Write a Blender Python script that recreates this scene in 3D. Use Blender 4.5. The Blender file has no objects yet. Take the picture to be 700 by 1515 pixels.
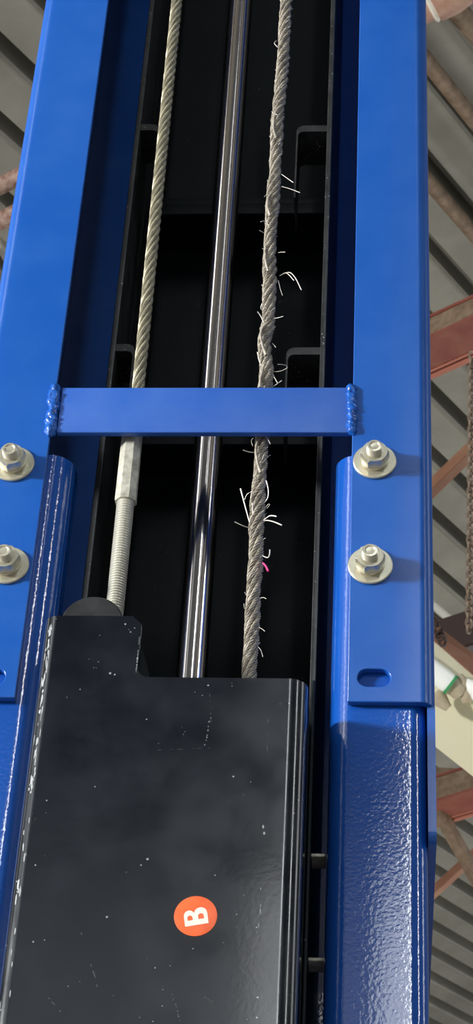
import bpy, bmesh, math, random
from mathutils import Vector as V, Matrix, noise
random.seed(7)
S = bpy.context.scene; COL = S.collection
# ------------------------------------------------------------------ camera
FPX, W, H = 2950.0, 700.0, 1515.0
up = V((0.0485, 0.8014, -0.596)).normalized()          # world axes seen in camera space
xr = V((0.9971, -0.0038, 0.0760)); xr = (xr - up*xr.dot(up)).normalized()
yf = up.cross(xr)
Rw = Matrix((xr, yf, up))                               # camera -> world rotation
fwd = Rw @ V((0, 0, -1))
CAM = V((0, 0, 2.47)) - fwd*1.62
cd = bpy.data.cameras.new('camera'); co = bpy.data.objects.new('camera', cd); COL.objects.link(co)
co.matrix_world = Matrix.Translation(CAM) @ Rw.to_4x4()
cd.sensor_fit = 'VERTICAL'; cd.sensor_height = 36; cd.sensor_width = 36*W/H
cd.lens = FPX/H*36; cd.clip_start = 0.05; cd.clip_end = 200
cd.dof.use_dof = True; cd.dof.focus_distance = 1.62; cd.dof.aperture_fstop = 45
S.camera = co
# ------------------------------------------------------------------ world: a workshop open to daylight at its bays
wd = bpy.data.worlds.new('world'); S.world = wd; wd.use_nodes = True
nt = wd.node_tree; nt.nodes.clear()
def nn(t, **k):
    n = nt.nodes.new(t)
    for a, b in k.items(): setattr(n, a, b)
    return n
def mth(op, a, b=None, c=None):
    n = nt.nodes.new('ShaderNodeMath'); n.operation = op
    for i, v in enumerate((a, b, c)):
        if v is None: continue
        if hasattr(v, 'node'): nt.links.new(v, n.inputs[i])
        else: n.inputs[i].default_value = v
    return n.outputs[0]
tc = nn('ShaderNodeTexCoord'); sp = nn('ShaderNodeSeparateXYZ'); nt.links.new(tc.outputs['Generated'], sp.inputs[0])
AZ = mth('MULTIPLY', mth('ARCTAN2', sp.outputs[0], mth('MULTIPLY', sp.outputs[1], -1)), 180/math.pi)   # 0 = -Y, + = towards +X
EL = mth('MULTIPLY', mth('ARCSINE', sp.outputs[2]), 180/math.pi)
def band(v, lo, hi, s):
    a = nn('ShaderNodeMapRange', interpolation_type='SMOOTHSTEP'); nt.links.new(v, a.inputs[0]); a.inputs[1].default_value = lo-s; a.inputs[2].default_value = lo+s
    b = nn('ShaderNodeMapRange', interpolation_type='SMOOTHSTEP'); nt.links.new(v, b.inputs[0]); b.inputs[1].default_value = hi-s; b.inputs[2].default_value = hi+s
    b.inputs[3].default_value = 1; b.inputs[4].default_value = 0
    return mth('MULTIPLY', a.outputs[0], b.outputs[0])
# openings: (azimuth range, elevation range, softness, strength)
OPEN = [((-92, -66), (-4, 22), 1.5, 3.5),      # big bay door to the left
        ((-.9, 7), (12, 26), 1.3, 4.2),        # tall window behind the viewer
        ((6.8, 9), (16, 36), .6, 20.0),
        ((53, 55.5), (10, 36), .6, 20.0),
        ((-80, -35), (14, 40), 4, 1.0),
        ((-30, -3), (8, 26), 4, .6),        # broad soft band added as a lit wall, greys the cover's lower reflection
        ((88, 98), (0, 40), 1.5, 3.0),
        ((120, 170), (-4, 18), 2.0, 2.5),
        ((-165, -120), (-4, 18), 2.0, 2.5)]
tot = None
for (a0, a1), (e0, e1), s, st in OPEN:
    m = mth('MULTIPLY', mth('MULTIPLY', band(AZ, a0, a1, s), band(EL, e0, e1, s)), st)
    tot = m if tot is None else mth('ADD', tot, m)
tot = mth('ADD', tot, 0.10)
bg = nn('ShaderNodeBackground'); bg.inputs[0].default_value = (0.93, 0.97, 1.0, 1); nt.links.new(tot, bg.inputs[1])
wo = nn('ShaderNodeOutputWorld'); nt.links.new(bg.outputs[0], wo.inputs[0])
# daylight through the open bay on the left
ld = bpy.data.lights.new('bay_daylight', 'AREA'); ld.shape = 'RECTANGLE'; ld.size = 0.55; ld.size_y = 0.6; ld.energy = 640; ld.color = (1, 0.98, 0.95)
lo = bpy.data.objects.new('bay_daylight', ld); COL.objects.link(lo)
tgt = V((0, 0, 2.45)); lp = tgt + V((-math.sin(math.radians(65))*6, -math.cos(math.radians(65))*6, .75))
lo.location = lp; lo.rotation_euler = (tgt-lp).to_track_quat('-Z', 'Y').to_euler()
for nm_, loc_, pw_ in (('rear_roof_fill', (4.0, 8.0, .4), 330), ('front_roof_fill', (1.5, -9.0, .3), 110)):   # unseen up-facing fill lights added to brighten the roof
    l2 = bpy.data.lights.new(nm_, 'AREA'); l2.shape = 'SQUARE'; l2.size = 4; l2.energy = pw_; l2.color = (1, .97, .9)
    o2 = bpy.data.objects.new(nm_, l2); COL.objects.link(o2); o2.location = loc_; o2.rotation_euler = (math.pi, 0, 0)
vs = S.view_settings; vs.view_transform = 'Standard'; vs.look = 'None'; vs.gamma = 1; vs.use_curve_mapping = False; vs.exposure = 0.0

# ------------------------------------------------------------------ pixel helpers
def ray(px, py):
    return (Rw @ V((px-W/2, -(py-H/2), -FPX))).normalized()
def F(px, py, y=0.0):                                   # point on the vertical plane Y = y
    d = ray(px, py); return CAM + d*((y-CAM.y)/d.y)
def P(px, py, dist): return CAM + ray(px, py)*dist
# ------------------------------------------------------------------ materials
def mat(name, col, rough=0.4, metal=0.0, var=None, vscale=8, bump=0, bscale=200, coat=0, spec=0.5, specks=None, rv=0):
    m = bpy.data.materials.new(name); m.use_nodes = True; t = m.node_tree
    b = t.nodes['Principled BSDF']; L = t.links.new
    b.inputs['Base Color'].default_value = (*col, 1); b.inputs['Roughness'].default_value = rough
    b.inputs['Metallic'].default_value = metal; b.inputs['Coat Weight'].default_value = coat; b.inputs['Coat Roughness'].default_value = 0.06
    b.inputs['Specular IOR Level'].default_value = spec
    tcn = t.nodes.new('ShaderNodeTexCoord'); src = tcn.outputs['Object']; cur = None
    if var:
        n = t.nodes.new('ShaderNodeTexNoise'); n.inputs['Scale'].default_value = vscale; n.inputs['Detail'].default_value = 6; n.inputs['Roughness'].default_value = .6
        L(src, n.inputs[0]); r = t.nodes.new('ShaderNodeValToRGB'); r.color_ramp.elements[0].position = .38; r.color_ramp.elements[1].position = .7
        r.color_ramp.elements[0].color = (*col, 1); r.color_ramp.elements[1].color = (*var, 1); L(n.outputs[0], r.inputs[0]); cur = r.outputs[0]
        if rv:
            q = t.nodes.new('ShaderNodeMapRange'); q.inputs[1].default_value = .35; q.inputs[2].default_value = .65; q.inputs[3].default_value = rough; q.inputs[4].default_value = rough+rv
            L(n.outputs[0], q.inputs[0]); L(q.outputs[0], b.inputs['Roughness'])
    if specks:
        sc, th, scol = specks
        n = t.nodes.new('ShaderNodeTexVoronoi'); n.inputs['Scale'].default_value = sc; L(src, n.inputs[0])
        n2 = t.nodes.new('ShaderNodeTexNoise'); n2.inputs['Scale'].default_value = sc*.22; n2.inputs['Detail'].default_value = 3; L(src, n2.inputs[0])
        q = t.nodes.new('ShaderNodeMapRange'); q.inputs[1].default_value = .5; q.inputs[2].default_value = .75; q.inputs[3].default_value = 0; q.inputs[4].default_value = th; L(n2.outputs[0], q.inputs[0])
        g = t.nodes.new('ShaderNodeMath'); g.operation = 'LESS_THAN'; L(n.outputs[0], g.inputs[0]); L(q.outputs[0], g.inputs[1])
        x = t.nodes.new('ShaderNodeMixRGB'); L(g.outputs[0], x.inputs[0]); x.inputs[2].default_value = (*scol, 1)
        if cur: L(cur, x.inputs[1])
        else: x.inputs[1].default_value = (*col, 1)
        cur = x.outputs[0]
    if cur: L(cur, b.inputs['Base Color'])
    if bump:
        n = t.nodes.new('ShaderNodeTexNoise'); n.inputs['Scale'].default_value = bscale; n.inputs['Detail'].default_value = 2; L(src, n.inputs[0])
        bp = t.nodes.new('ShaderNodeBump'); bp.inputs['Strength'].default_value = bump; bp.inputs['Distance'].default_value = .0006
        L(n.outputs[0], bp.inputs['Height']); L(bp.outputs[0], b.inputs['Normal'])
        if coat: L(bp.outputs[0], b.inputs['Coat Normal'])
    return m
M = {}
M['blue'] = mat('blue_paint', (.005, .088, .42), .26, var=(.016, .110, .45), vscale=14, bump=.10, bscale=260, coat=0, specks=(420, .10, (.25, .35, .6)))
M['blue_bar'] = mat('blue_bar_paint', (.020, .105, .46), .42, var=(.040, .13, .48), vscale=22, bump=.15, bscale=500)
M['blue_post'] = mat('blue_post_paint', (.006, .080, .40), .12, var=(.010, .088, .43), vscale=9, bump=.20, bscale=330, coat=1)
M['black'] = mat('black_paint', (.006, .010, .013), .5, spec=.15, var=(.009, .013, .016), vscale=16, bump=.12, bscale=300, specks=(260, .16, (.22, .24, .27)))
M['black_front'] = mat('dusty_black_paint', (.0028, .0045, .0085), .14, var=(.005, .0076, .013), vscale=20, bump=.03, bscale=260, specks=(170, .17, (.30, .33, .36)), rv=.12, coat=.5)
M['black_edge'] = mat('scuffed_black_edge', (.012, .013, .014), .35, var=(.035, .037, .038), vscale=50, bump=.3, bscale=150, specks=(300, .34, (.35, .36, .36)))
M['rubber'] = mat('black_rubber', (.006, .007, .008), .4, var=(.035, .038, .042), vscale=45, bump=.3, bscale=200)
M['zinc'] = mat('zinc', (.70, .68, .54), .28, .75, var=(.58, .54, .42), vscale=70, bump=.1, bscale=400, rv=.12)
M['zinc_rough'] = mat('galvanised_steel', (.66, .65, .55), .42, .30, var=(.32, .31, .25), vscale=120, bump=.5, bscale=300, rv=.15)
M['thread'] = mat('thread_steel', (.76, .75, .65), .28, .5)
M['rope'] = mat('greased_rope_steel', (.46, .43, .31), .45, .35, var=(.27, .25, .18), vscale=150, bump=.4, bscale=900)
M['fray'] = mat('worn_rope_steel', (.46, .42, .35), .60, .15, var=(.20, .175, .14), vscale=180, bump=.6, bscale=900)
M['wire'] = mat('broken_wire_steel', (.75, .72, .66), .5, .2)
M['pink'] = mat('pink_thread', (.85, .06, .25), .6)
M['chrome'] = mat('chrome_rod_steel', (.60, .56, .54), .14, 1.0, bump=.02, bscale=60)
M['orange'] = mat('orange_sticker', (.90, .13, .035), .38, var=(.95, .17, .05), vscale=90)
M['white'] = mat('white_print', (.88, .85, .74), .45)
M['roof'] = mat('weathered_roof_sheet', (.24, .235, .20), .75, var=(.32, .31, .27), vscale=3, bump=.2, bscale=40)
M['roof_rib'] = mat('roof_rib', (.17, .16, .135), .75)
M['rust'] = mat('rusty_brown_pipe', (.17, .115, .075), .6, var=(.30, .22, .15), vscale=24, bump=.5, bscale=60)
M['red'] = mat('red_oxide_steel', (.21, .055, .040), .55, var=(.28, .10, .065), vscale=10, bump=.3, bscale=50)
M['redlight'] = mat('red_oxide_edge', (.42, .16, .11), .5)
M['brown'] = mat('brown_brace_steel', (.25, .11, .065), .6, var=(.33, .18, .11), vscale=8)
M['pinkpipe'] = mat('pinkish_pipe_steel', (.42, .22, .16), .55, var=(.55, .36, .26), vscale=14)
M['rusttube'] = mat('flaking_rusty_tube', (.26, .14, .10), .65, var=(.50, .38, .32), vscale=40, bump=.4, bscale=80)
M['dark'] = mat('dark_steel', (.05, .03, .025), .6)
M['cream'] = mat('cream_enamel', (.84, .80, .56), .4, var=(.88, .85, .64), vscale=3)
M['socket'] = mat('yellowed_plastic', (.50, .42, .28), .5, var=(.60, .52, .38), vscale=30)
M['tube'] = mat('white_glass_tube', (.86, .88, .84), .25)
M['tube'].node_tree.nodes['Principled BSDF'].inputs['Emission Color'].default_value = (.95, 1, .92, 1); M['tube'].node_tree.nodes['Principled BSDF'].inputs['Emission Strength'].default_value = .2
M['green'] = mat('green_ring', (.06, .38, .14), .4)
M['chain'] = mat('rusty_chain_steel', (.20, .15, .11), .6, .3, var=(.34, .26, .19), vscale=30)
M['conduit'] = mat('pale_conduit', (.60, .60, .54), .5)
M['floor'] = mat('concrete_floor', (.22, .21, .20), .7, var=(.30, .29, .27), vscale=1.5)
# ------------------------------------------------------------------ mesh helpers
def obj(name, bm, m, parent=None, smooth=True, angle=35):
    me = bpy.data.meshes.new(name); bmesh.ops.recalc_face_normals(bm, faces=bm.faces); bm.to_mesh(me); bm.free()
    if smooth:
        for p in me.polygons: p.use_smooth = True
        me.set_sharp_from_angle(angle=math.radians(angle))
    me.materials.append(m)
    o = bpy.data.objects.new(name, me); COL.objects.link(o)
    if parent: o.parent = parent; o.matrix_parent_inverse = Matrix.Translation(parent.location).inverted()
    return o
def thing(name, label, cat, loc, group=None):
    o = bpy.data.objects.new(name, None); COL.objects.link(o); o.location = loc; o.empty_display_size = .05
    o['label'] = label; o['category'] = cat
    if group: o['group'] = group
    return o
def tag(o, label, cat, group=None):
    o['label'] = label; o['category'] = cat
    if group: o['group'] = group
    return o
def add_box(bm, a, b, bev=0):
    r = bmesh.ops.create_cube(bm, size=1); vs_ = r['verts']
    c = (V(a)+V(b))/2; d = V(b)-V(a)
    for v in vs_: v.co = V((v.co.x*d.x, v.co.y*d.y, v.co.z*d.z))+c
    if bev: bmesh.ops.bevel(bm, geom=list({e for v in vs_ for e in v.link_edges}), offset=bev, segments=3, profile=.5, affect='EDGES')
    return bm
def extrude(bm, pts, axis, a, b):                       # pts 2D polygon; axis 'z': (x,y) ; axis 'y': (x,z)
    f = (lambda p, t: V((p[0], p[1], t))) if axis == 'z' else ((lambda p, t: V((p[0], t, p[1]))) if axis == 'y' else (lambda p, t: V((t, p[0], p[1]))))
    lo_ = [bm.verts.new(f(p, a)) for p in pts]; hi = [bm.verts.new(f(p, b)) for p in pts]
    n = len(pts); bm.faces.new(lo_); bm.faces.new(hi)
    for i in range(n): bm.faces.new((lo_[i], lo_[(i+1) % n], hi[(i+1) % n], hi[i]))
    return bm
def rounded(path, r, seg=7):                            # round the interior corners of an open 2D path
    out = [V(path[0])]
    for i in range(1, len(path)-1):
        p, a, b = V(path[i]), V(path[i-1]), V(path[i+1]); ri = r[i-1] if isinstance(r, (list, tuple)) else r
        if ri <= 0: out.append(p); continue
        u, w = (a-p).normalized(), (b-p).normalized(); ang = u.angle(w); d = ri/math.tan(ang/2)
        c = p + (u+w).normalized()*(ri/math.sin(ang/2)); s, e = p+u*d - c, p+w*d - c
        A0 = math.atan2(s.y, s.x); A1 = math.atan2(e.y, e.x); dA = (A1-A0+math.pi) % (2*math.pi)-math.pi
        for k in range(seg+1):
            t = A0+dA*k/seg; out.append(c+V((math.cos(t), math.sin(t)))*ri)
    out.append(V(path[-1])); return out
def rpoly(pts, r, seg=6):                               # closed polygon with rounded corners
    n = len(pts); out = []
    for i in range(n):
        ri = r[i] if isinstance(r, (list, tuple)) else r
        q = rounded([pts[i-1], pts[i], pts[(i+1) % n]], ri, seg); out += q[1:-1]
    return out
def sheet(path, t):                                     # thicken an open 2D path to its right-hand side
    n = len(path); off = []
    for i in range(n):
        a = path[max(i-1, 0)]; b = path[min(i+1, n-1)]; d = (b-a).normalized(); off.append(path[i]+V((d.y, -d.x))*t)
    return list(path)+off[::-1]
def tube(bm, pts, r, seg=8, cap=True):
    pts = [V(p) for p in pts]; n = len(pts); rings = []
    T = (pts[1]-pts[0]).normalized(); ref = V((1, 0, 0)) if abs(T.x) < .8 else V((0, 1, 0)); N = T.cross(ref).normalized()
    for i, p in enumerate(pts):
        t = (pts[min(i+1, n-1)]-pts[max(i-1, 0)]).normalized(); N = (N - t*N.dot(t)).normalized(); B = t.cross(N)
        rr = r[i] if isinstance(r, (list, tuple)) else r
        rings.append([bm.verts.new(p+(N*math.cos(2*math.pi*k/seg)+B*math.sin(2*math.pi*k/seg))*rr) for k in range(seg)])
    for i in range(n-1):
        for k in range(seg): bm.faces.new((rings[i][k], rings[i][(k+1) % seg], rings[i+1][(k+1) % seg], rings[i+1][k]))
    if cap: bm.faces.new(rings[0]); bm.faces.new(rings[-1])
    return bm
def lathe(bm, prof, origin, axis, seg=40):              # prof: (radius, distance along axis)
    axis = V(axis).normalized(); a = axis.orthogonal().normalized(); b = axis.cross(a); rings = []
    for r, h in prof:
        rings.append([bm.verts.new(V(origin)+axis*h+(a*math.cos(2*math.pi*k/seg)+b*math.sin(2*math.pi*k/seg))*max(r, 1e-5)) for k in range(seg)])
    for i in range(len(prof)-1):
        for k in range(seg): bm.faces.new((rings[i][k], rings[i][(k+1) % seg], rings[i+1][(k+1) % seg], rings[i+1][k]))
    if prof[0][0] > 1e-4: bm.faces.new(rings[0])
    if prof[-1][0] > 1e-4: bm.faces.new(rings[-1])
    return bm
def cut(o, cutters):                                    # subtract closed meshes from o, then drop them
    for cb in cutters:
        c = obj('cutter', cb, M['blue'], None, False)
        md = o.modifiers.new('b', 'BOOLEAN'); md.operation = 'DIFFERENCE'; md.object = c; md.solver = 'EXACT'
        dg = bpy.context.evaluated_depsgraph_get(); bvs = [q_ for q_ in o.modifiers if q_.type == 'BEVEL']
        for q_ in bvs: q_.show_viewport = False
        dg = bpy.context.evaluated_depsgraph_get(); me = bpy.data.meshes.new_from_object(o.evaluated_get(dg))
        for q_ in bvs: q_.show_viewport = True
        o.modifiers.remove(md); o.data = me; cm = c.data; bpy.data.objects.remove(c); bpy.data.meshes.remove(cm)
    for p in o.data.polygons: p.use_smooth = True
    o.data.set_sharp_from_angle(angle=math.radians(35))

# ------------------------------------------------------------------ setting: floor and roof
bm = bmesh.new(); add_box(bm, (-14, -14, -.1), (14, 14, 0)); f = obj('floor', bm, M['floor'], None, False); f['kind'] = 'structure'
def vdir(px, py): return (Rw @ V((px-W/2, -(py-H/2), -FPX))).normalized()
dA = vdir(2532, 2470); e2 = vdir(636, 3014)
nR = dA.cross(e2).normalized(); nR = nR if nR.z > 0 else -nR
qv = nR.cross(dA).normalized()
O0 = P(665, 400, 8.6)
def onroof(px, py, off=0.0):                            # point of the roof plane (lowered by off) seen at a pixel
    d = ray(px, py); o = O0 - nR*off; return CAM + d*((o-CAM).dot(nR)/d.dot(nR))
def roof_sheet(name, ya, yb, k0, k1, groove, hw=.125):
    qa = (onroof(636, ya)-O0).dot(qv); qb = (onroof(636, yb)-O0).dot(qv); s = qb-qa
    bm = bmesh.new(); prof = []
    for k in range(k0, k1):
        c = qa+s*k; g = groove; a = abs(s)*1.0
        sg = 1 if s > 0 else -1
        prof += [(c-sg*a*hw, 0), (c-sg*a*(hw-.015), g), (c+sg*a*(hw-.025), g), (c+sg*a*hw, 0), (c+sg*a*(hw+.055), -.012), (c+sg*a*(hw+.11), 0)]
    prof.append((qa+s*k1-(1 if s > 0 else -1)*abs(s)*hw, 0))
    A = [bm.verts.new(O0+qv*q+nR*h-dA*9) for q, h in prof]; B = [bm.verts.new(O0+qv*q+nR*h+dA*9) for q, h in prof]
    A2 = [bm.verts.new(O0+qv*q+nR*(h+.002)-dA*9) for q, h in prof]; B2 = [bm.verts.new(O0+qv*q+nR*(h+.002)+dA*9) for q, h in prof]
    for i in range(len(prof)-1):
        bm.faces.new((A[i], A[i+1], B[i+1], B[i])); bm.faces.new((A2[i], A2[i+1], B2[i+1], B2[i]))
    o = obj(name, bm, M['roof'], None, False); o['kind'] = 'structure'; return o
roof_sheet('ceiling', 238.3, 359.2, -14, 8, .15)
roof_sheet('ceiling', 1234.7, 1280.3, -5, 26, .16, .19)

M['roof_glow'] = bpy.data.materials.new('roof_glow_emission'); M['roof_glow'].use_nodes = True
_b = M['roof_glow'].node_tree.nodes['Principled BSDF']; _b.inputs['Emission Color'].default_value = (.95, .98, 1, 1); _b.inputs['Emission Strength'].default_value = 3.5
def roof_glow(az, r0, r1, w):                            # long narrow glowing strip, unseen, put in under the sheets for reflections
    a = math.radians(az); u = V((math.sin(a), -math.cos(a), 0)); c = V((0, 0, 2.5))
    def hit(p): return p+V((0, 0, 1))*((O0-nR*.05-p).dot(nR)/nR.z)
    p0, p1 = hit(c+u*r0), hit(c+u*r1); s_ = (p1-p0).cross(nR).normalized()*w/2; bm = bmesh.new()
    q = [p0-s_, p0+s_, p1+s_, p1-s_]; A = [bm.verts.new(p) for p in q]; B = [bm.verts.new(p+nR*.02) for p in q]
    bm.faces.new(A); bm.faces.new(B)
    for k in range(4): bm.faces.new((A[k], A[(k+1) % 4], B[(k+1) % 4], B[k]))
    o = obj('roof_glow_strip', bm, M['roof_glow'], None, False); o.name = 'roof_glow_strip_%d' % sum(1 for k in bpy.data.objects if k.name.startswith('roof_glow_strip')); o['kind'] = 'structure'
roof_glow(18, 4, 8.5, .22); roof_glow(-100, 4, 7.5, .30); roof_glow(-50, 3.5, 8, .7)  # first two skylights follow the rod's bright lines; third added to lighten left-facing bends
# ------------------------------------------------------------------ column geometry (front plane of the extension is Y = 0)
T = .0060
xLo = F(-34, 600).x; xLi = F(80, 600).x; xRi = F(522, 600).x; xRo = F(638.5, 600).x
zBot = F(540, 1038).z; zWeb = F(640, 1238).z; zTop = F(350, -760).z; zPost = F(508, 672, T).z
DEP = .29
print('col', xLo, xLi, xRi, xRo, 'z', zBot, zWeb, zTop, zPost)
ext = thing('column_extension', 'upper blue lift column section with a welded crossbar and zinc bolts', 'lift column', ((xLo+xRo)/2, DEP/2, zWeb))
def side_channel(name, xo, xi, sgn, z0, z1, y0, t, ro, lip=0, rl=0, m=None, parent=None, bev=True):
    # outer web from the back, round the front corner, along the flange (and a returned lip)
    path = [(xo, DEP+.01), (xo, y0), (xi, y0)] + ([(xi, y0+lip)] if lip else [])
    p = rounded(path, [ro]+([rl] if lip else []), 10)
    if sgn > 0: poly = sheet(p, -t)
    else: poly = sheet(p, t)
    # thicken inwards: check side
    cx = sum(q.x for q in poly)/len(poly)
    bm = bmesh.new(); extrude(bm, [(q.x, q.y) for q in poly], 'z', z0, z1)
    o = obj(name, bm, m, parent, True, 30); bv = o.modifiers.new('bevel', 'BEVEL'); bv.width = .0007; bv.segments = 2; bv.limit_method = 'ANGLE'; bv.angle_limit = math.radians(50)
    return o
# left channel: path runs from the back at xo towards the front and then to the right
chL = side_channel('left_channel', xLo, xLi, -1, zBot, zTop, 0, -T, .012, m=M['blue'], parent=ext)
chR = side_channel('right_channel', xRo, xRi, 1, zBot, zTop, 0, -T, .012, m=M['blue'], parent=ext)
# slots
def slot(px, py, wpx, hpx):
    a = F(px-wpx/2, py); b = F(px+wpx/2, py); t = F(px, py-hpx/2); u = F(px, py+hpx/2); r = (t.z-u.z)/2; z = (t.z+u.z)/2
    pts = []
    for k in range(17): an = math.pi/2+math.pi*k/16; pts.append((a.x+r+r*math.cos(an), z+r*math.sin(an)))
    for k in range(17): an = -math.pi/2+math.pi*k/16; pts.append((b.x-r+r*math.cos(an), z+r*math.sin(an)))
    bm = bmesh.new(); return extrude(bm, pts, 'y', -.005, T+.0004)
cut(chR, [slot(553.5, 1002.5, 49, 26)]); cut(chL, [slot(-17, 1001, 49, 26)])
# side webs that run on below the flange
for nm, xo, s in (('left_side_plate', xLo, 1), ('right_side_plate', xRo, -1)):
    bm = bmesh.new(); pts = rpoly([(0.006, zWeb), (DEP+.01, zWeb), (DEP+.01, zBot-.0002), (0.006, zBot-.0002)], [.008, .008, 0, 0])
    a, b = (xo, xo+T) if s > 0 else (xo-T, xo); extrude(bm, pts, 'x', a, b); obj(nm, bm, M['blue'], ext)
bm = bmesh.new(); add_box(bm, (xLo+T, DEP, zWeb), (xRo-T, DEP+.005, zTop)); obj('back_plate', bm, M['blue'], ext, False)
bm = bmesh.new(); add_box(bm, (xLo-.004, -.01, zTop), (xRo+.004, DEP+.02, zTop+.008), .002); obj('head_plate', bm, M['blue'], ext)
# crossbar
zb1 = F(300, 574).z; zb0 = F(300, 640.5).z
bm = bmesh.new(); add_box(bm, (F(88, 608).x, -.0008, zb0), (F(520, 608).x, .0052, zb1), .0009); bar = obj('crossbar', bm, M['blue_bar'], ext)
def weld(pxs, w):
    bm = bmesh.new()
    for i, (px, py) in enumerate(pxs):
        c = F(px, py, 0.0)
        g = bmesh.ops.create_uvsphere(bm, u_segments=14, v_segments=9, radius=1)
        rx = w*(.85+.3*random.random()); rz = .0058+.0015*random.random()
        for v in g['verts']:
            q = v.co.copy(); v.co = V((q.x*rx, q.y*.0042, q.z*rz-q.x*.002))+c
            v.co += noise.noise_vector(v.co*300)*.0022
    o = obj('weld_bead', bm, M['blue'], bar, True, 80)
    return o
weld([(83-(py-575)*.12+random.uniform(-2, 2), py) for py in range(577, 642, 6)], .0052)
weld([(521+random.uniform(-1.3, 1.3), py) for py in range(578, 640, 7)], .0045)
# bolts
def bolt(px, py, rot):
    c = F(px, py, 0.0); b = thing('hex_bolt', '', '', c)
    del b['label']; del b['category']
    b.parent = ext; b.matrix_parent_inverse = Matrix.Translation(ext.location).inverted()
    ax = (0, -1, 0)
    def child(name, bm, m):
        o = obj(name, bm, m, None); o.parent = b; o.matrix_parent_inverse = Matrix.Translation(c).inverted(); return o
    R = .0178
    bm = bmesh.new(); lathe(bm, [(R-.0006, -.0002), (R, .0004), (R, .0019), (R-.0007, .0026), (.0075, .0026)], c, ax, 56); child('washer', bm, M['zinc'])
    bm = bmesh.new(); lathe(bm, [(.0108, .0026), (.0112, .003), (.0112, .0048), (.0106, .0052), (.007, .0052)], c, ax, 40); child('spring_washer', bm, M['zinc'])
    bm = bmesh.new(); h0, h1 = .0052, .0150; r = .0120
    def ring(rr, h, hexy):
        out = []
        for k in range(36):
            an = 2*math.pi*k/36+rot; a6 = ((k*10) % 60)-30
            hr = rr*math.cos(math.radians(30))/math.cos(math.radians(a6)) if hexy else rr*math.cos(math.radians(30))*1.02
            if hexy == 2: hr = min(hr, rr*.965)
            out.append(bm.verts.new(c+V((math.cos(an)*hr, -h, math.sin(an)*hr))))
        return out
    rs = [ring(r, h0, 2), ring(r, h0+.0012, 1), ring(r, h1-.0014, 1), ring(r*.99, h1, 0)]
    for i in range(3):
        for k in range(36): bm.faces.new((rs[i][k], rs[i][(k+1) % 36], rs[i+1][(k+1) % 36], rs[i+1][k]))
    bm.faces.new(rs[0]); bm.faces.new(rs[3])
    child('nut', bm, M['zinc'])
    bm = bmesh.new(); pr = []; h = .010
    while h < .0205: pr += [(.0067, h), (.0060, h+.0008)]; h += .0016
    pr += [(.0067, h), (.0058, h+.0012), (.0042, h+.0013), (.0034, h+.0006), (0, h+.0004)]
    lathe(bm, pr, c, ax, 32); child('threaded_end', bm, M['zinc'])
for px, py, r in ((554.5, 684, .05), (548, 838, .15), (20, 688, .3), (11, 838, .12)): bolt(px, py, r)

# lower post
xRp = xRo-T-.0004; xLp = xLo+T+.0004; yP = T+.0006
xPi = F(496, 690, yP).x; xPl = F(106, 700, yP+.004).x
post = thing('lift_column', 'glossy dark blue lower lift column the extension is bolted around', 'lift column', ((xLo+xRo)/2, DEP/2, 0))
side_channel('left_channel', xLp, xPl, -1, .012, zPost, yP, -.005, .013, .034, .020, M['blue_post'], post)
side_channel('right_channel', xRp, xPi, 1, .012, zPost, yP, -.005, .013, .034, .019, M['blue_post'], post)
bm = bmesh.new(); add_box(bm, (xLp+.005, DEP-.008, .012), (xRp-.005, DEP-.001, zWeb)); obj('back_plate', bm, M['blue_post'], post, False)
bm = bmesh.new(); add_box(bm, (xLo-.08, -.08, 0), (xRo+.08, DEP+.12, .012), .002); obj('base_plate', bm, M['blue_post'], post)

# ------------------------------------------------------------------ carriage
yC = -.045; yRl = .055
car = thing('lift_carriage', 'black steel lift carriage with a stepped front cover inside the blue column', 'lift carriage', (0, .05, F(300, 1900, yC).z))
cxL = F(52, 1010, yC).x; cxR = F(455, 1010, yC).x; czT = F(130, 911, yC).z; czS = F(300, 1002.5, yC).z; cz0 = F(300, 1900, yC).z
path = rounded([(cxL, yC+.085), (cxL, yC), (cxR, yC), (cxR, yC+.085)], [.012, .014], 12)
bm = bmesh.new(); extrude(bm, [(q.x, q.y) for q in sheet(path, .005 if False else -.005)], 'z', cz0, czT)
front = obj('front_cover', bm, M['black_front'], car, True, 30)
xN = F(206, 960, yC).x
bm = bmesh.new(); pts = rounded([(xN-.004, czT+.02), (xN, czT-.0), (xN, czS), (cxR+.03, czS)], [0, .009], 8)
pts = [(p.x, p.y) for p in pts]+[(cxR+.03, czT+.02)]
extrude(bm, pts, 'y', yC-.02, yC+.12)
bm2 = bmesh.new()                                        # rounded shoulder of the tab
extrude(bm2, [(xN-.008, czT+.001), (xN+.001, czT+.001), (xN+.001, czT-.008)] , 'y', yC-.02, yC+.12)
cut(front, [bm, bm2])
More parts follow.
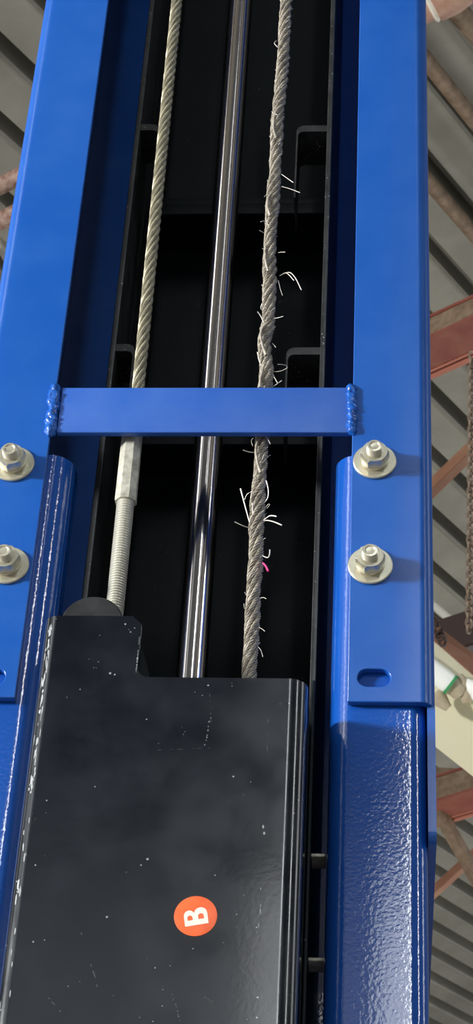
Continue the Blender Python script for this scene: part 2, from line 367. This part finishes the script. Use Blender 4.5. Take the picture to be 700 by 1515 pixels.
# chipped paint on the cover: bare flecks along its left bend, the notch edge and a few scratches
M['chip'] = mat('bare_chipped_metal', (.30, .32, .33), .5)
bm = bmesh.new(); bm.from_mesh(front.data)
def chip(c, u, v, n, a, b):
    k = random.randint(5, 8); ps = []
    for i in range(k):
        t = 2*math.pi*i/k; q = random.uniform(.55, 1); ps.append(c+u*math.cos(t)*a*q+v*math.sin(t)*b*q)
    A_ = [bm.verts.new(p+n*.00012) for p in ps]; B_ = [bm.verts.new(p-n*.0003) for p in ps]
    fs = [bm.faces.new(A_)]+[bm.faces.new((A_[i], A_[(i+1) % k], B_[(i+1) % k], B_[i])) for i in range(k)]
    for f_ in fs: f_.material_index = 1
Z = V((0, 0, 1)); X = V((1, 0, 0)); Yn = V((0, -1, 0))
cc = V((cxL+.012, yC+.012, 0))
for i in range(80):
    z = czT-.01-abs(random.gauss(0, .16)); an = math.radians(random.gauss(28, 7)); n = V((-math.sin(an), -math.cos(an), 0)); u = V((math.cos(an), -math.sin(an), 0))
    chip(cc+n*.012+Z*z, u, Z, n, random.uniform(.0003, .0011), random.uniform(.001, .006))
for i in range(14): chip(V((xN-.0006, yC, czT-.016-random.random()*.036)), X, Z, Yn, random.uniform(.0003, .0007), random.uniform(.001, .004))
for (x0_, y0_), (x1_, y1_), n_, w_, mi in (((311, 1022), (313, 1070), 7, .00035, 2), ((312, 1062), (302, 1104), 9, .00055, 1), ((270, 1075), (272, 1092), 3, .0003, 2), ((230, 1110), (318, 1106), 6, .0002, 2), ((343, 1008), (343, 1016), 2, .0004, 1), ((396, 1040), (396, 1120), 3, .0005, 2), ((390, 1222), (390, 1242), 2, .0010, 1), ((387, 1310), (383, 1385), 4, .0004, 1), ((158, 1356), (159, 1357), 1, .0010, 1), ((46, 1222), (56, 1206), 3, .0002, 2), ((255, 1470), (266, 1512), 9, .0010, 2), ((300, 1474), (318, 1484), 5, .0010, 2), ((70, 1475), (95, 1502), 3, .0007, 2), ((120, 1380), (150, 1480), 4, .0006, 2)):
    d_ = F(x1_, y1_, yC)-F(x0_, y0_, yC); dn = d_.normalized()
    for i in range(n_):
        t = (i+random.random())/n_; c_ = F(x0_+(x1_-x0_)*t+random.uniform(-1.2, 1.2), y0_+(y1_-y0_)*t, yC)
        nf = len(bm.faces); chip(c_, dn, dn.cross(Yn), Yn, random.uniform(.3, 1)*max(min(d_.length/n_*.45, .004), w_), w_*random.uniform(.6, 1.1))
        bm.faces.ensure_lookup_table()
        for f_ in bm.faces[nf:]: f_.material_index = mi
bm.to_mesh(front.data); bm.free(); front.data.materials.append(M['chip']); front.data.materials.append(mat('faint_scuff', (.055, .06, .068), .5))
# side rails rising behind the cover
def XR(px, py, y): return F(px, py, y).x
rR = XR(497, 0, yRl); rL = XR(222, 0, yRl); zr1 = zTop-.02
for nm, x, s in (('left_side_rail', rL, -1), ('right_side_rail', rR, 1)):
    bm = bmesh.new(); add_box(bm, (x-.005 if s > 0 else x, yRl, cz0), (x if s > 0 else x+.005, DEP-.025, zr1), .0008); rail = obj(nm, bm, M['black_edge'], car)
bm = bmesh.new(); add_box(bm, (rL+.005, DEP-.030, cz0), (rR-.005, DEP-.025, zr1)); obj('back_panel', bm, M['black'], car)
for py in (302, 640, 1270):
    z = F(350, py, .19).z; bm = bmesh.new(); add_box(bm, (rL+.005, .19, z), (rR-.005, DEP-.030, z+.010), .001); add_box(bm, (rL+.005, .188, z-.016), (rR-.005, .194, z), .001)
    obj('cross_plate', bm, M['black'], car)
def hook(side, px0, px1, py0, py1, tt=.0085, thin=.0016):
    y0 = yRl+.002; xa = XR(px0, py0+6, y0); xb = XR(px1, py0+6, y0); zt = F(px0, py0, y0).z; zb = F(px0, py1, y0).z
    s = 1 if side == 'r' else -1      # right: bracket reaches left from the rail
    xrail = rR-.005 if side == 'r' else rL+.005; xf = xa if side == 'r' else xb
    path = rounded([(xrail, zt), (xf, zt), (xf, zb)], [.008], 8)
    inner = rounded([(xrail, zt-tt), (xf+s*thin, zt-tt), (xf+s*thin, zb)], [.006], 8)
    bm = bmesh.new(); extrude(bm, [(p.x, p.y) for p in path]+[(p.x, p.y) for p in inner[::-1]], 'y', y0, y0+.045)
    obj('hook_bracket', bm, M['black_edge'], car)
hook('r', 439, 487, 186, 292); hook('r', 424, 474, 514, 640); hook('l', 200, 236, 184, 285); hook('l', 160, 200, 509, 610)
for py in (1262, 1416):     # lower brackets in the gap beside the cover, pale to paint in edge glints
    z = F(467, py, .04).z; bm = bmesh.new(); add_box(bm, (rR-.002, .040, z-.003), (XR(482, py, .04), .060, z), .001); obj('glint_lug', bm, M['zinc_rough'], car)
# round lug and inclined gusset behind the tab
c = F(137, 925, yC+.016); rr = (XR(182, 911, yC+.016)-XR(91, 911, yC+.016))/2
bm = bmesh.new(); lathe(bm, [(rr-.001, 0), (rr, .001), (rr, .011), (rr-.001, .012)], V((c.x, yC+.016+.006, c.z-.001)), (0, -1, 0), 56)
obj('round_boss', bm, M['rubber'], car)
a = F(206, 938, yC+.02); b = F(222, 1006, yC+.02)
bm = bmesh.new(); extrude(bm, [(xN-.02, a.z+.004), (a.x, a.z), (b.x, b.z), (b.x+.0005, b.z-.03), (xN-.02, b.z-.03)], 'y', yC+.012, yC+.017); obj('gusset', bm, M['black'], car, False)
bm = bmesh.new(); add_box(bm, (cxL+.006, yC+.03, czS-.05), (cxR-.006, .052, czS-.04), .001); obj('anchor_plate', bm, M['black'], car)
# guide rib below: lip of the cover's right side
bm = bmesh.new(); add_box(bm, (XR(461, 1100, .02)-.001, .018, cz0), (XR(466, 1100, .02)-.001, .06, F(460, 1008, .02).z), .0008); obj('guide_strip', bm, M['black'], car)
# sticker
sc = F(289.5, 1355.5, yC)
st = thing('round_sticker', 'round orange sticker with a white letter B on the black cover', 'sticker', sc)
def disc(bm, r, y, seg=64, rim=.0):
    return lathe(bm, [(r, 0), (r, .0002), (r-.0003, .0003)], V((sc.x, y, sc.z)), (0, -1, 0), seg)
R_ = (XR(321.5, 1355, yC)-XR(257.5, 1355, yC))/2
bm = bmesh.new(); disc(bm, R_, yC-.0001); obj('backing', bm, M['orange'], st)
# letter B: outline in letter space (u right, v up), then turned anticlockwise
def letterB():
    h, w = 1.0, .86; ou = [(0, 0), (.50, 0)]
    for k in range(1, 12): t = -math.pi/2+math.pi*k/12; ou.append((.52+.30*math.cos(t), .28+.28*math.sin(t)))
    ou += [(.60, .545)]
    for k in range(1, 12): t = -math.pi/2+math.pi*k/12; ou.append((.48+.27*math.cos(t), .765+.235*math.sin(t)))
    ou += [(.46, 1), (0, 1)]
    return ou
def holeD(x0, x1, y0, y1):
    r = (y1-y0)/2; o = [(x0, y0)]
    for k in range(9): t = -math.pi/2+math.pi*k/8; o.append((x1-r+r*math.cos(t), (y0+y1)/2+r*math.sin(t)))
    return o+[(x0, y1)]
Hpx = 35.0; sH = XR(289+Hpx/2, 1355, yC)-XR(289-Hpx/2, 1355, yC)
def place(p, y):
    u, v = (p[0]-.40)*.92, p[1]-.5; a = math.radians(90+11)
    return V((sc.x+.0002+(u*math.cos(a)-v*math.sin(a))*sH, y, sc.z-.0006+(u*math.sin(a)+v*math.cos(a))*sH*1.02))
cu = bpy.data.curves.new('letter', 'CURVE'); cu.dimensions = '2D'; cu.fill_mode = 'BOTH'; cu.extrude = .0001
for poly in (letterB(), holeD(.26, .53, .16, .40), holeD(.26, .50, .64, .86)):
    spn = cu.splines.new('POLY'); spn.points.add(len(poly)-1); spn.use_cyclic_u = True
    for i, q in enumerate(poly):
        w_ = place(q, 0); spn.points[i].co = (w_.x-sc.x, w_.z-sc.z, 0, 1)
tmp = bpy.data.objects.new('tmp', cu); COL.objects.link(tmp); dg = bpy.context.evaluated_depsgraph_get()
me = bpy.data.meshes.new_from_object(tmp.evaluated_get(dg)); bpy.data.objects.remove(tmp)
me.transform(Matrix.Rotation(math.pi/2, 4, 'X')); me.materials.clear(); me.materials.append(M['white'])
lt = bpy.data.objects.new('letter', me); COL.objects.link(lt); lt.parent = st; lt.location = (0, -.00045, 0)

# ------------------------------------------------------------------ chrome rod
yK = .085
x0 = F(280, 1000, yK); kr = (XR(306.5, 1000, yK)-XR(260.5, 1000, yK))/2; kx = (XR(306.5, 1000, yK)+XR(260.5, 1000, yK))/2
bm = bmesh.new(); tube(bm, [(kx, yK, F(300, 1500, yK).z), (kx, yK, zTop)], kr, 64)
tag(obj('hydraulic_rod', bm, M['chrome']), 'thick shiny grey cylinder rod standing between the two ropes', 'rod')

# ------------------------------------------------------------------ ropes
def rope(bm, centre, R, ns, lay, nw, wlay, seg=5, step=.0016, wob=0.0, seed=0, hand=1, gap=1.0):
    # centre(z) -> V ; strands of twisted wires laid round the core
    z0, z1 = centre.z0, centre.z1; n = int((z1-z0)/step)
    rs = R*math.sin(math.pi/ns)/(1+math.sin(math.pi/ns)); rh = R-rs
    for s in range(ns):
        for w in range(nw):
            pts = []; rw = rs*math.sin(math.pi/nw)/(1+math.sin(math.pi/nw))*gap if nw > 1 else rs
            rr = []
            for i in range(n+1):
                z = z0+i*step; c = centre(z)
                nz = noise.noise(V((z*38, s*7.1+seed, 0))); nz2 = noise.noise(V((z*60, s*3.3+seed, 9)))
                a = hand*2*math.pi*(z-z0)/lay+2*math.pi*s/ns+wob*.55*nz
                rad = rh*(1+wob*.38*nz2+wob*.35*noise.noise(V((z*22, seed, 3))))
                q = c+V((math.cos(a), math.sin(a), 0))*rad
                if nw > 1:
                    b = hand*(2*math.pi*(z-z0)/wlay)+2*math.pi*w/nw; rd = rs-rw
                    tx = V((-math.sin(a), math.cos(a), 0)); q = q+(V((math.cos(a), math.sin(a), 0))*math.cos(b)+(tx*.93+V((0, 0, -hand*.25)))*math.sin(b))*rd*(1+wob*.3*nz)
                pts.append(q); rr.append(rw*(1+wob*.25*nz))
            tube(bm, pts, rr, seg)
    core = [centre(z0+i*.004) for i in range(int((z1-z0)/.004)+1)]; tube(bm, core, rh*.75, 8)
    return bm
class Line:
    def __init__(s, a, b): s.a, s.b = V(a), V(b); s.z0, s.z1 = s.a.z, s.b.z
    def __call__(s, z): t = (z-s.a.z)/(s.b.z-s.a.z); return s.a.lerp(s.b, t)
yS = .018
A = F(262, 0, yS); B = F(205, 570, yS); xs = (A.x+B.x)/2
print('rope x', A.x, B.x)
cable = thing('steel_cable', 'straight pale steel cable ending in a threaded stud, left of the rod', 'cable', (B.x, yS, czT-.03))
slope = (A.x-B.x)/(A.z-B.z)
def SX(z): return B.x+slope*(z-B.z)
zf = F(200, 628, yS).z
bm = bmesh.new(); rope(bm, Line((SX(zf), yS, zf), (SX(zTop), yS, zTop)), .0058, 6, .066, 7, .020, seg=5)
obj('wire_strands', bm, M['rope'], cable, True, 60)
zh = F(185, 744, yS).z; zs = F(170, 905, yS).z-.05
hx0 = F(170, 742, yS); hx1 = F(202, 742, yS); fr = (hx1.x-hx0.x)/2
def hexprism(bm, c0, c1, r0, r1, seg=8):
    pr = []
    for c_, r_ in ((c0, r0), (c0+(c1-c0)*.02, r0*1.02), (c0+(c1-c0)*.98, r1*1.02), (c1, r1*.93)):
        pr.append([bm.verts.new(c_+V((math.cos(2*math.pi*(k+.5)/seg)*r_, math.sin(2*math.pi*(k+.5)/seg)*r_, 0))) for k in range(seg)])
    for i in range(3):
        for k in range(seg): bm.faces.new((pr[i][k], pr[i][(k+1) % seg], pr[i+1][(k+1) % seg], pr[i+1][k]))
    bm.faces.new(pr[0]); bm.faces.new(pr[3])
cS = F(186, 742, yS); dS = slope
bm = bmesh.new(); hexprism(bm, V((cS.x, yS, zh)), V((cS.x+slope*(zf+.012-zh), yS, zf+.012)), fr*1.02, fr*.98); obj('ferrule', bm, M['zinc_rough'], cable, True, 25)
cE = F(170, 900, yS); sl2 = (cS.x-cE.x)/(cS.z-cE.z)
bm = bmesh.new(); pr = []; h = 0; L_ = zh-zs; rT = (XR(184, 890, yS)-XR(157, 890, yS))/2
while h < L_: pr += [(rT*.86, h), (rT, h+.0010), (rT, h+.0014)]; h += .0025
ax = V((sl2, 0, 1)).normalized(); lathe(bm, pr, V((cS.x-sl2*L_, yS, zs)), ax, 36); obj('threaded_stud', bm, M['thread'], cable, True, 20)

yR = .014
RP = [(428, -180), (426, -60), (424, 0), (421, 50), (417, 110), (412, 170), (409, 220), (406.5, 262), (404, 300), (401, 340), (399, 385), (399, 420), (398, 455), (396, 485), (391, 505), (393, 530), (395, 555), (391, 590), (388, 640), (385, 700), (381, 760), (379, 820), (376, 860), (374, 900), (372, 950), (369, 1000), (363, 1080)]
RPw = sorted([F(x, y, yR) for x, y in RP], key=lambda v: v.z)
class Pth:
    z0 = RPw[0].z; z1 = RPw[-1].z
    def __call__(s, z):
        for i in range(len(RPw)-1):
            if RPw[i+1].z >= z or i == len(RPw)-2:
                p = [RPw[max(i-1, 0)], RPw[i], RPw[i+1], RPw[min(i+2, len(RPw)-1)]]
                t = (z-p[1].z)/(p[2].z-p[1].z)
                m1 = (p[2].x-p[0].x)/(p[2].z-p[0].z)*(p[2].z-p[1].z); m2 = (p[3].x-p[1].x)/(p[3].z-p[1].z)*(p[2].z-p[1].z)
                x = (2*t**3-3*t**2+1)*p[1].x+(t**3-2*t**2+t)*m1+(-2*t**3+3*t**2)*p[2].x+(t**3-t**2)*m2
                return V((x, yR+.0015*math.sin(z*40), z))
pth = Pth()
fray = thing('frayed_rope', 'worn grey-brown steel rope with broken wires, right of the shiny rod', 'cable', RPw[0])
bm = bmesh.new(); rope(bm, pth, .0064, 6, .070, 5, .020, seg=5, wob=.6, seed=4, step=.0013, gap=.82); obj('rope_strands', bm, M['fray'], fray, True, 60)
zk = zTop; 
def wire(pts, r=.00042, m='wire', y=None, end=True, name='broken_wire'):
    ps = [F(x, yy, yR-.0035-(.0025*i)) for i, (x, yy) in enumerate(pts)]
    sm = []
    for i in range(len(ps)-1):
        p0, p1, p2, p3 = ps[max(i-1, 0)], ps[i], ps[i+1], ps[min(i+2, len(ps)-1)]
        for k in range(5):
            t = k/5; sm.append(.5*((2*p1)+(p2-p0)*t+(2*p0-5*p1+4*p2-p3)*t*t+(3*p1-p0-3*p2+p3)*t**3))
    sm.append(ps[-1]); bm = bmesh.new(); tube(bm, sm, [r*(.8+.4*i/len(sm)) for i in range(len(sm))], 6); return obj(name, bm, M[m], fray)
WL = [([(417, 258), (424, 263), (434, 270)], .0005), ([(417, 276), (428, 279), (444, 285)], .00045), ([(398, 318), (393, 322), (397, 334)], .0004),
      ([(396, 346), (390, 344), (384, 341)], .00035), ([(396, 330), (391, 327), (386, 328)], .0004), ([(394, 362), (391, 372), (394, 382)], .0004),
      ([(414, 408), (424, 404), (435, 415)], .0005), ([(416, 407), (428, 403), (437, 411), (446, 429)], .0006), ([(412, 415), (415, 428), (418, 437)], .0003),
      ([(411, 374), (416, 373), (422, 373)], .00028), ([(392, 481), (386, 468), (381, 461)], .0006), ([(389, 460), (386, 456), (388, 449)], .0005),
      ([(406, 471), (412, 470), (419, 468)], .0003), ([(403, 508), (406, 511), (408, 514)], .0004), ([(387, 543), (383, 532), (381, 521)], .0005),
      ([(404, 550), (415, 549), (425, 544), (421, 540), (411, 539)], .00035), ([(403, 552), (407, 560), (411, 567)], .0005), ([(404, 572), (410, 568), (417, 563)], .00045),
      ([(380, 669), (370, 669), (360, 666)], .0005), ([(391, 645), (396, 649), (400, 657)], .0004), ([(396, 668), (391, 672), (388, 680)], .0004), ([(374, 660), (372, 652), (375, 648)], .0004),
      ([(371, 778), (365, 757), (360, 738), (356, 723)], .0008), ([(362, 739), (366, 731), (374, 727)], .0004), ([(370, 781), (360, 778), (347, 772)], .0005), ([(371, 770), (374, 757), (373, 744)], .0004),
      ([(388, 747), (396, 737), (397, 724), (394, 711)], .0007), ([(384, 774), (392, 768), (400, 763), (409, 764)], .0007), ([(385, 773), (394, 770), (405, 772), (417, 777)], .0007),
      ([(392, 752), (397, 746), (399, 747), (395, 752)], .0003), ([(388, 800), (391, 797), (393, 796)], .0003), ([(388, 822), (396, 825), (399, 820), (399.5, 813)], .0007),
      ([(385, 885), (390, 884), (394, 886)], .0003), ([(383, 928), (387, 930), (392, 934)], .0003), ([(380, 955), (386, 962), (389, 972)], .0003), ([(365, 905), (362, 900), (361, 893)], .0004),
      ([(409, 60), (406, 64), (411, 70)], .0005), ([(406, 170), (403, 182), (405, 192)], .0005), ([(402, 165), (405, 168), (411, 170)], .0004), ([(401, 290), (395, 288), (391, 291)], .0003)]
for p, r in WL: wire(p, r*.7)
for p in ([(400, 474), (390, 484), (386, 497), (389, 512), (394, 526)], [(406, 283), (398, 291), (396, 305), (400, 320)], [(399, 353), (393, 366), (393, 385), (397, 402)], [(399, 520), (391, 540), (386, 560), (385, 574)], [(385, 646), (379, 662), (381, 684), (386, 700)], [(413, 150), (407, 168), (405, 190), (409, 205)]):
    wire(p, .0013, 'fray', name='loose_strand')
wire([(389, 833), (393, 837), (397, 845)], .0008, 'pink', name='pink_thread')['label'] = 'bright pink scrap of thread'
# small lifted wires all along the surface, part of the rope's worn skin
bm = bmesh.new()
for i in range(170):
    z = random.uniform(RPw[0].z, RPw[-1].z); a = random.uniform(math.pi, 2*math.pi) if random.random() < .7 else random.uniform(0, math.pi)
    c = pth(z); d = V((math.cos(a), math.sin(a), 0)); tg = V((-math.sin(a), math.cos(a), 0)); l = random.uniform(.002, .006)
    p0 = c+d*.0050; p1 = p0+d*random.uniform(.0004, .0014)+V((0, 0, 1))*l*.5+tg*l*.3; p2 = p1+d*random.uniform(-.001, .0016)+V((0, 0, 1))*l*.5+tg*l*.4
    tube(bm, [p0, p1, p2], random.uniform(.00015, .00035), 5)
fz = obj('lifted_fibres', bm, M['wire'], fray); fz['kind'] = 'stuff'

# ------------------------------------------------------------------ background under the roof
def bar3(name, p0, p1, w, h, m, upv=None, parent=None, roll=0.0):      # rectangular bar between two world points
    d = (p1-p0).normalized(); s = d.cross(upv or V((0, 0, 1))).normalized(); u = s.cross(d)
    if roll: q = Matrix.Rotation(roll, 3, d); s = q @ s; u = q @ u
    bm = bmesh.new(); vs_ = []
    for e in (p0, p1):
        for a, b in ((-1, -1), (1, -1), (1, 1), (-1, 1)): vs_.append(bm.verts.new(e+s*a*w/2+u*b*h/2))
    bm.faces.new(vs_[:4]); bm.faces.new(vs_[4:])
    for k in range(4): bm.faces.new((vs_[k], vs_[(k+1) % 4], vs_[4+(k+1) % 4], vs_[4+k]))
    bmesh.ops.bevel(bm, geom=bm.edges[:], offset=min(w, h)*.08, segments=2, affect='EDGES')
    return obj(name, bm, m, parent)
def pipe(name, p0, p1, r, m, label, group=None, parent=None):
    n = 24; pts = [p0.lerp(p1, i/n) for i in range(n+1)]
    bm = bmesh.new(); tube(bm, pts, r, 20); o = obj(name, bm, m, parent)
    if label: tag(o, label, 'pipe' if 'pipe' in name else 'brace', group)
    return o
def extend(a, b, ya, yb):   # points on line a-b at the given pixel rows/cols (by x)
    f = lambda x: (x, a[1]+(b[1]-a[1])*(x-a[0])/(b[0]-a[0])); return f(ya), f(yb)
# pipes running with the roof ribs
def roofline(px, py, off, L0, L1):
    p = onroof(px, py, off); return p-dA*L0, p+dA*L1
a, b = roofline(636, 96, .14, 4, 4)
pipe('roof_pipe', a, b, .031, M['rust'], 'upper brown roof pipe, the one just below the pinkish pipe elbow')
a, b = roofline(637, 272, .14, 4, 4)
pipe('roof_pipe', a, b, .030, M['rust'], 'lower brown roof pipe, the one just above the thick red oxide beam')
# elbow fitting
ke = (onroof(660, -2, .25)-CAM).length; pe = P(660, -2, ke); el = thing('pipe_elbow', 'pinkish brown pipe elbow with white sealant at the top right', 'pipe fitting', pe)
pL = P(585, 40, ke); pR = P(760, 108, (onroof(760, 108, .22)-CAM).length)
bm = bmesh.new(); tube(bm, [pL, pL.lerp(pe, .5), pe], .046, 20); obj('left_pipe', bm, M['pinkpipe'], el)
bm = bmesh.new(); tube(bm, [pe, pR], .040, 20); obj('lower_pipe', bm, M['rust'], el)
bm = bmesh.new(); d = (pe-pL).normalized(); tube(bm, [pe-d*.055, pe-d*.045, pe+d*.02, pe+d*.075, pe+d*.095], [.050, .062, .068, .060, .030], 24); obj('elbow_body', bm, M['pinkpipe'], el)
bm = bmesh.new(); tube(bm, [pe-d*.068, pe-d*.060, pe-d*.050], [.050, .060, .056], 24); obj('sealant', bm, M['white'], el)
# red oxide I-beams
def ibeam(pa, pb, h, w, label, fr_=.012):
    t = thing('roof_beam', label, 'beam', (pa+pb)/2)
    d = (pb-pa).normalized(); s = d.cross(V((0, 0, 1))).normalized(); u = s.cross(d)
    s = -s if s.y > 0 else s      # s points to the viewer's side
    prof = [(-w/2, -h/2), (w/2, -h/2), (w/2, -h/2+fr_), (.006, -h/2+fr_), (.006, h/2-fr_), (w/2, h/2-fr_), (w/2, h/2), (-w/2, h/2), (-w/2, h/2-fr_), (-.006, h/2-fr_), (-.006, -h/2+fr_), (-w/2, -h/2+fr_)]
    def seg_(name, pr, m):
        bm = bmesh.new(); A = [bm.verts.new(pa+s*x+u*y) for x, y in pr]; B = [bm.verts.new(pb+s*x+u*y) for x, y in pr]; n = len(pr)
        bm.faces.new(A); bm.faces.new(B)
        for k in range(n): bm.faces.new((A[k], A[(k+1) % n], B[(k+1) % n], B[k]))
        obj(name, bm, m, t, False)
    q = lambda x0, y0, x1, y1: [(x0, y0), (x1, y0), (x1, y1), (x0, y1)]
    seg_('web', q(w/2-.016, -h/2+fr_, w/2-.006, h/2-fr_), M['rust']); seg_('bottom_flange', q(-w/2, -h/2, w/2, -h/2+fr_), M['red']); seg_('top_flange', q(-w/2, h/2-fr_, w/2, h/2), M['red'])
    seg_('lip', q(-w/2-.012, -h/2-.012, -w/2+.004, -h/2), M['redlight']); seg_('lip', q(-w/2+.016, -h/2-.006, -w/2+.022, -h/2), M['redlight'])
    return t
hz = lambda v: v
def level(pxa, pxb, dist):       # two points at the same height
    a = P(*pxa, dist); d = ray(*pxb); return a, CAM+d*((a.z-CAM.z)/d.z)
a, b = level((560, 545), (800, 436), 7.2)
ibeam(a, b, .105, .17, 'red oxide roof beam crossing behind the column beside the chain')
a, b = level((560, 1209), (800, 1135), 9.0)
ibeam(a, b, .13, .17, 'red oxide roof beam below the fluorescent light fixture')
def lv(name, pa, pb, dist, w, h, m, label, roll=0.0):
    a, b = level(pa, pb, dist); o = bar3(name, a, b, w, h, m, roll=roll); tag(o, label, 'brace'); return o
def br(name, pa, pb, da, db, w, h, m, label):
    o = bar3(name, P(*pa, da), P(*pb, db), w, h, m, upv=V((0, 0, 1))); tag(o, label, 'brace'); return o
br('roof_brace', (570, 790), (790, 575), 7.6, 7.7, .045, .05, M['brown'], 'reddish brown diagonal brace rising behind the hanging chain')
br('roof_brace', (640, 955), (790, 905), 7.3, 7.5, .10, .14, M['dark'], 'dark brown brace just above the fluorescent light fixture')
br('roof_brace', (600, 1138), (790, 1148), 9.2, 9.2, .025, .025, M['rust'], 'thin tan brace between the light reflector and the red oxide beam')
br('roof_brace', (610, 1130), (790, 1450), 8.8, 9.0, .055, .045, M['rust'], 'tan diagonal brace running down right from under the red oxide beam')
br('roof_brace', (570, 1385), (790, 1185), 9.3, 9.2, .04, .04, M['brown'], 'thin brown diagonal brace crossing behind the tan one')
# left side tubes
def tube_l(pa, pb, dist, r, m, label):
    a, b = level(pa, pb, dist); pipe('roof_tube', a, b, r, m, label)
tube_l((-160, 352), (130, 212), 7.6, .032, M['rusttube'], 'upper rusty tube left of the blue column')
tube_l((-160, 413), (130, 258), 7.6, .032, M['rusttube'], 'lower rusty tube left of the blue column')
o = br('roof_brace', (-60, 250), (60, 480), 7.9, 7.9, .022, .022, M['conduit'], 'pale thin strut at the left edge behind the blue column')
# conduit
a, b = P(600, 859, 7.8), P(760, 997, 7.8); pipe('conduit_pipe', a, b, .016, M['conduit'], 'thin pale conduit pipe above the light fixture')
# chain
ch = thing('hanging_chain', 'rusty link chain hanging at the right edge past the roof beam', 'chain', P(698, 920, 6.6))
pa = P(699, 522, 6.4); pb = P(694, 935, 6.6); nl = 46
proto = None
for i in range(nl):
    t = (i+.5)/nl; c = pa.lerp(pb, t); d = (pb-pa).normalized(); L = (pb-pa).length/nl*.5*1.35
    if proto is None or i == 1:
        bm = bmesh.new(); pts = []
        for k in range(17): an = 2*math.pi*k/16; pts.append(V((.011*math.cos(an), 0, math.sin(an)*.010+(L-.010)*(1 if math.sin(an) > .01 else (-1 if math.sin(an) < -.01 else 0)))))
        tube(bm, pts, .0042, 6, False); o = obj('chain_link', bm, M['chain'], None); o.parent = ch
        if proto is None: proto = o
    else:
        o = proto.copy(); COL.objects.link(o); o.parent = ch
    rot = d.to_track_quat('Z', 'Y').to_matrix().to_4x4() @ Matrix.Rotation(.6+(i % 2)*math.pi/2, 4, 'Z')
    o.matrix_parent_inverse = Matrix.Identity(4); o.matrix_basis = Matrix.Translation(-ch.location) @ Matrix.Translation(c) @ rot
c2 = thing('chain_hook', 'short dark chain holding up the light fixture', 'chain', P(652, 945, 6.7))
for i, (x, y) in enumerate(((644, 920), (648, 931), (651, 940), (655, 948))):
    bm = bmesh.new(); c = P(x, y, 6.75); pts = [c+Rw @ V((.012*math.cos(2*math.pi*k/12), .018*math.sin(2*math.pi*k/12), .01*math.sin(i*2+k))) for k in range(13)]
    tube(bm, pts, .005, 6, False); obj('chain_link', bm, M['dark'], c2)
# fluorescent light fixture
D = 6.9
def quadbox(name, c4, dist, th, m, parent):
    bm = bmesh.new(); ds = dist if isinstance(dist, (list, tuple)) else [dist]*len(c4)
    A = [P(x, y, d_) for (x, y), d_ in zip(c4, ds)]; nrm = (A[1]-A[0]).cross(A[2]-A[1]).normalized()
    if nrm.dot(A[0]-CAM) < 0: nrm = -nrm
    F0 = [bm.verts.new(p) for p in A]; F1 = [bm.verts.new(p+nrm*th) for p in A]; n = len(A)
    bm.faces.new(F0); bm.faces.new(F1)
    for k in range(n): bm.faces.new((F0[k], F0[(k+1) % n], F1[(k+1) % n], F1[k]))
    return obj(name, bm, m, parent, False)
fx = thing('fluorescent_light', 'cream strip light fixture with a white tube and wide cream reflector', 'light fixture', P(660, 1000, D))
quadbox('housing', [(600, 912), (760, 1052), (760, 1078), (600, 938)], [D, D, D-.05, D-.05], .02, M['cream'], fx)
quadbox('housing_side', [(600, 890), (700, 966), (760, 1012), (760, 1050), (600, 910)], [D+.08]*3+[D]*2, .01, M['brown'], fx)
quadbox('reflector', [(600, 938), (760, 1078), (760, 1196), (600, 1070)], [D+.02, D+.02, D+.16, D+.16], .006, M['cream'], fx)
a = P(600, 962, D-.08); b = P(667, 1013, D-.08)
bm = bmesh.new(); tube(bm, [a, a.lerp(b, .93), a.lerp(b, .985), b], [.036, .036, .034, .026], 24); obj('lamp_tube', bm, M['tube'], fx)
bm = bmesh.new(); dd = (b-a).normalized(); tube(bm, [b-dd*.006, b+dd*.004], .0375, 24); obj('lamp_ring', bm, M['green'], fx)
def blob(name, pts, r, m, dist=D-.06):
    bm = bmesh.new(); tube(bm, [P(x, y, dist) for x, y in pts], r, 16); obj(name, bm, m, fx)
blob('socket', [(668, 1014), (673, 1018), (680, 1024), (684, 1028)], [.034, .030, .030, .016], M['socket'], D-.07)
blob('socket', [(678, 1000), (684, 1010), (690, 1030), (691, 1040)], [.016, .022, .022, .014], M['socket'])
blob('socket', [(643, 1025), (650, 1034), (660, 1044), (664, 1048)], [.026, .030, .018, .014], M['socket'])
blob('socket', [(688, 1008), (696, 1016), (712, 1030), (720, 1036)], [.014, .026, .030, .02], M['tube'])
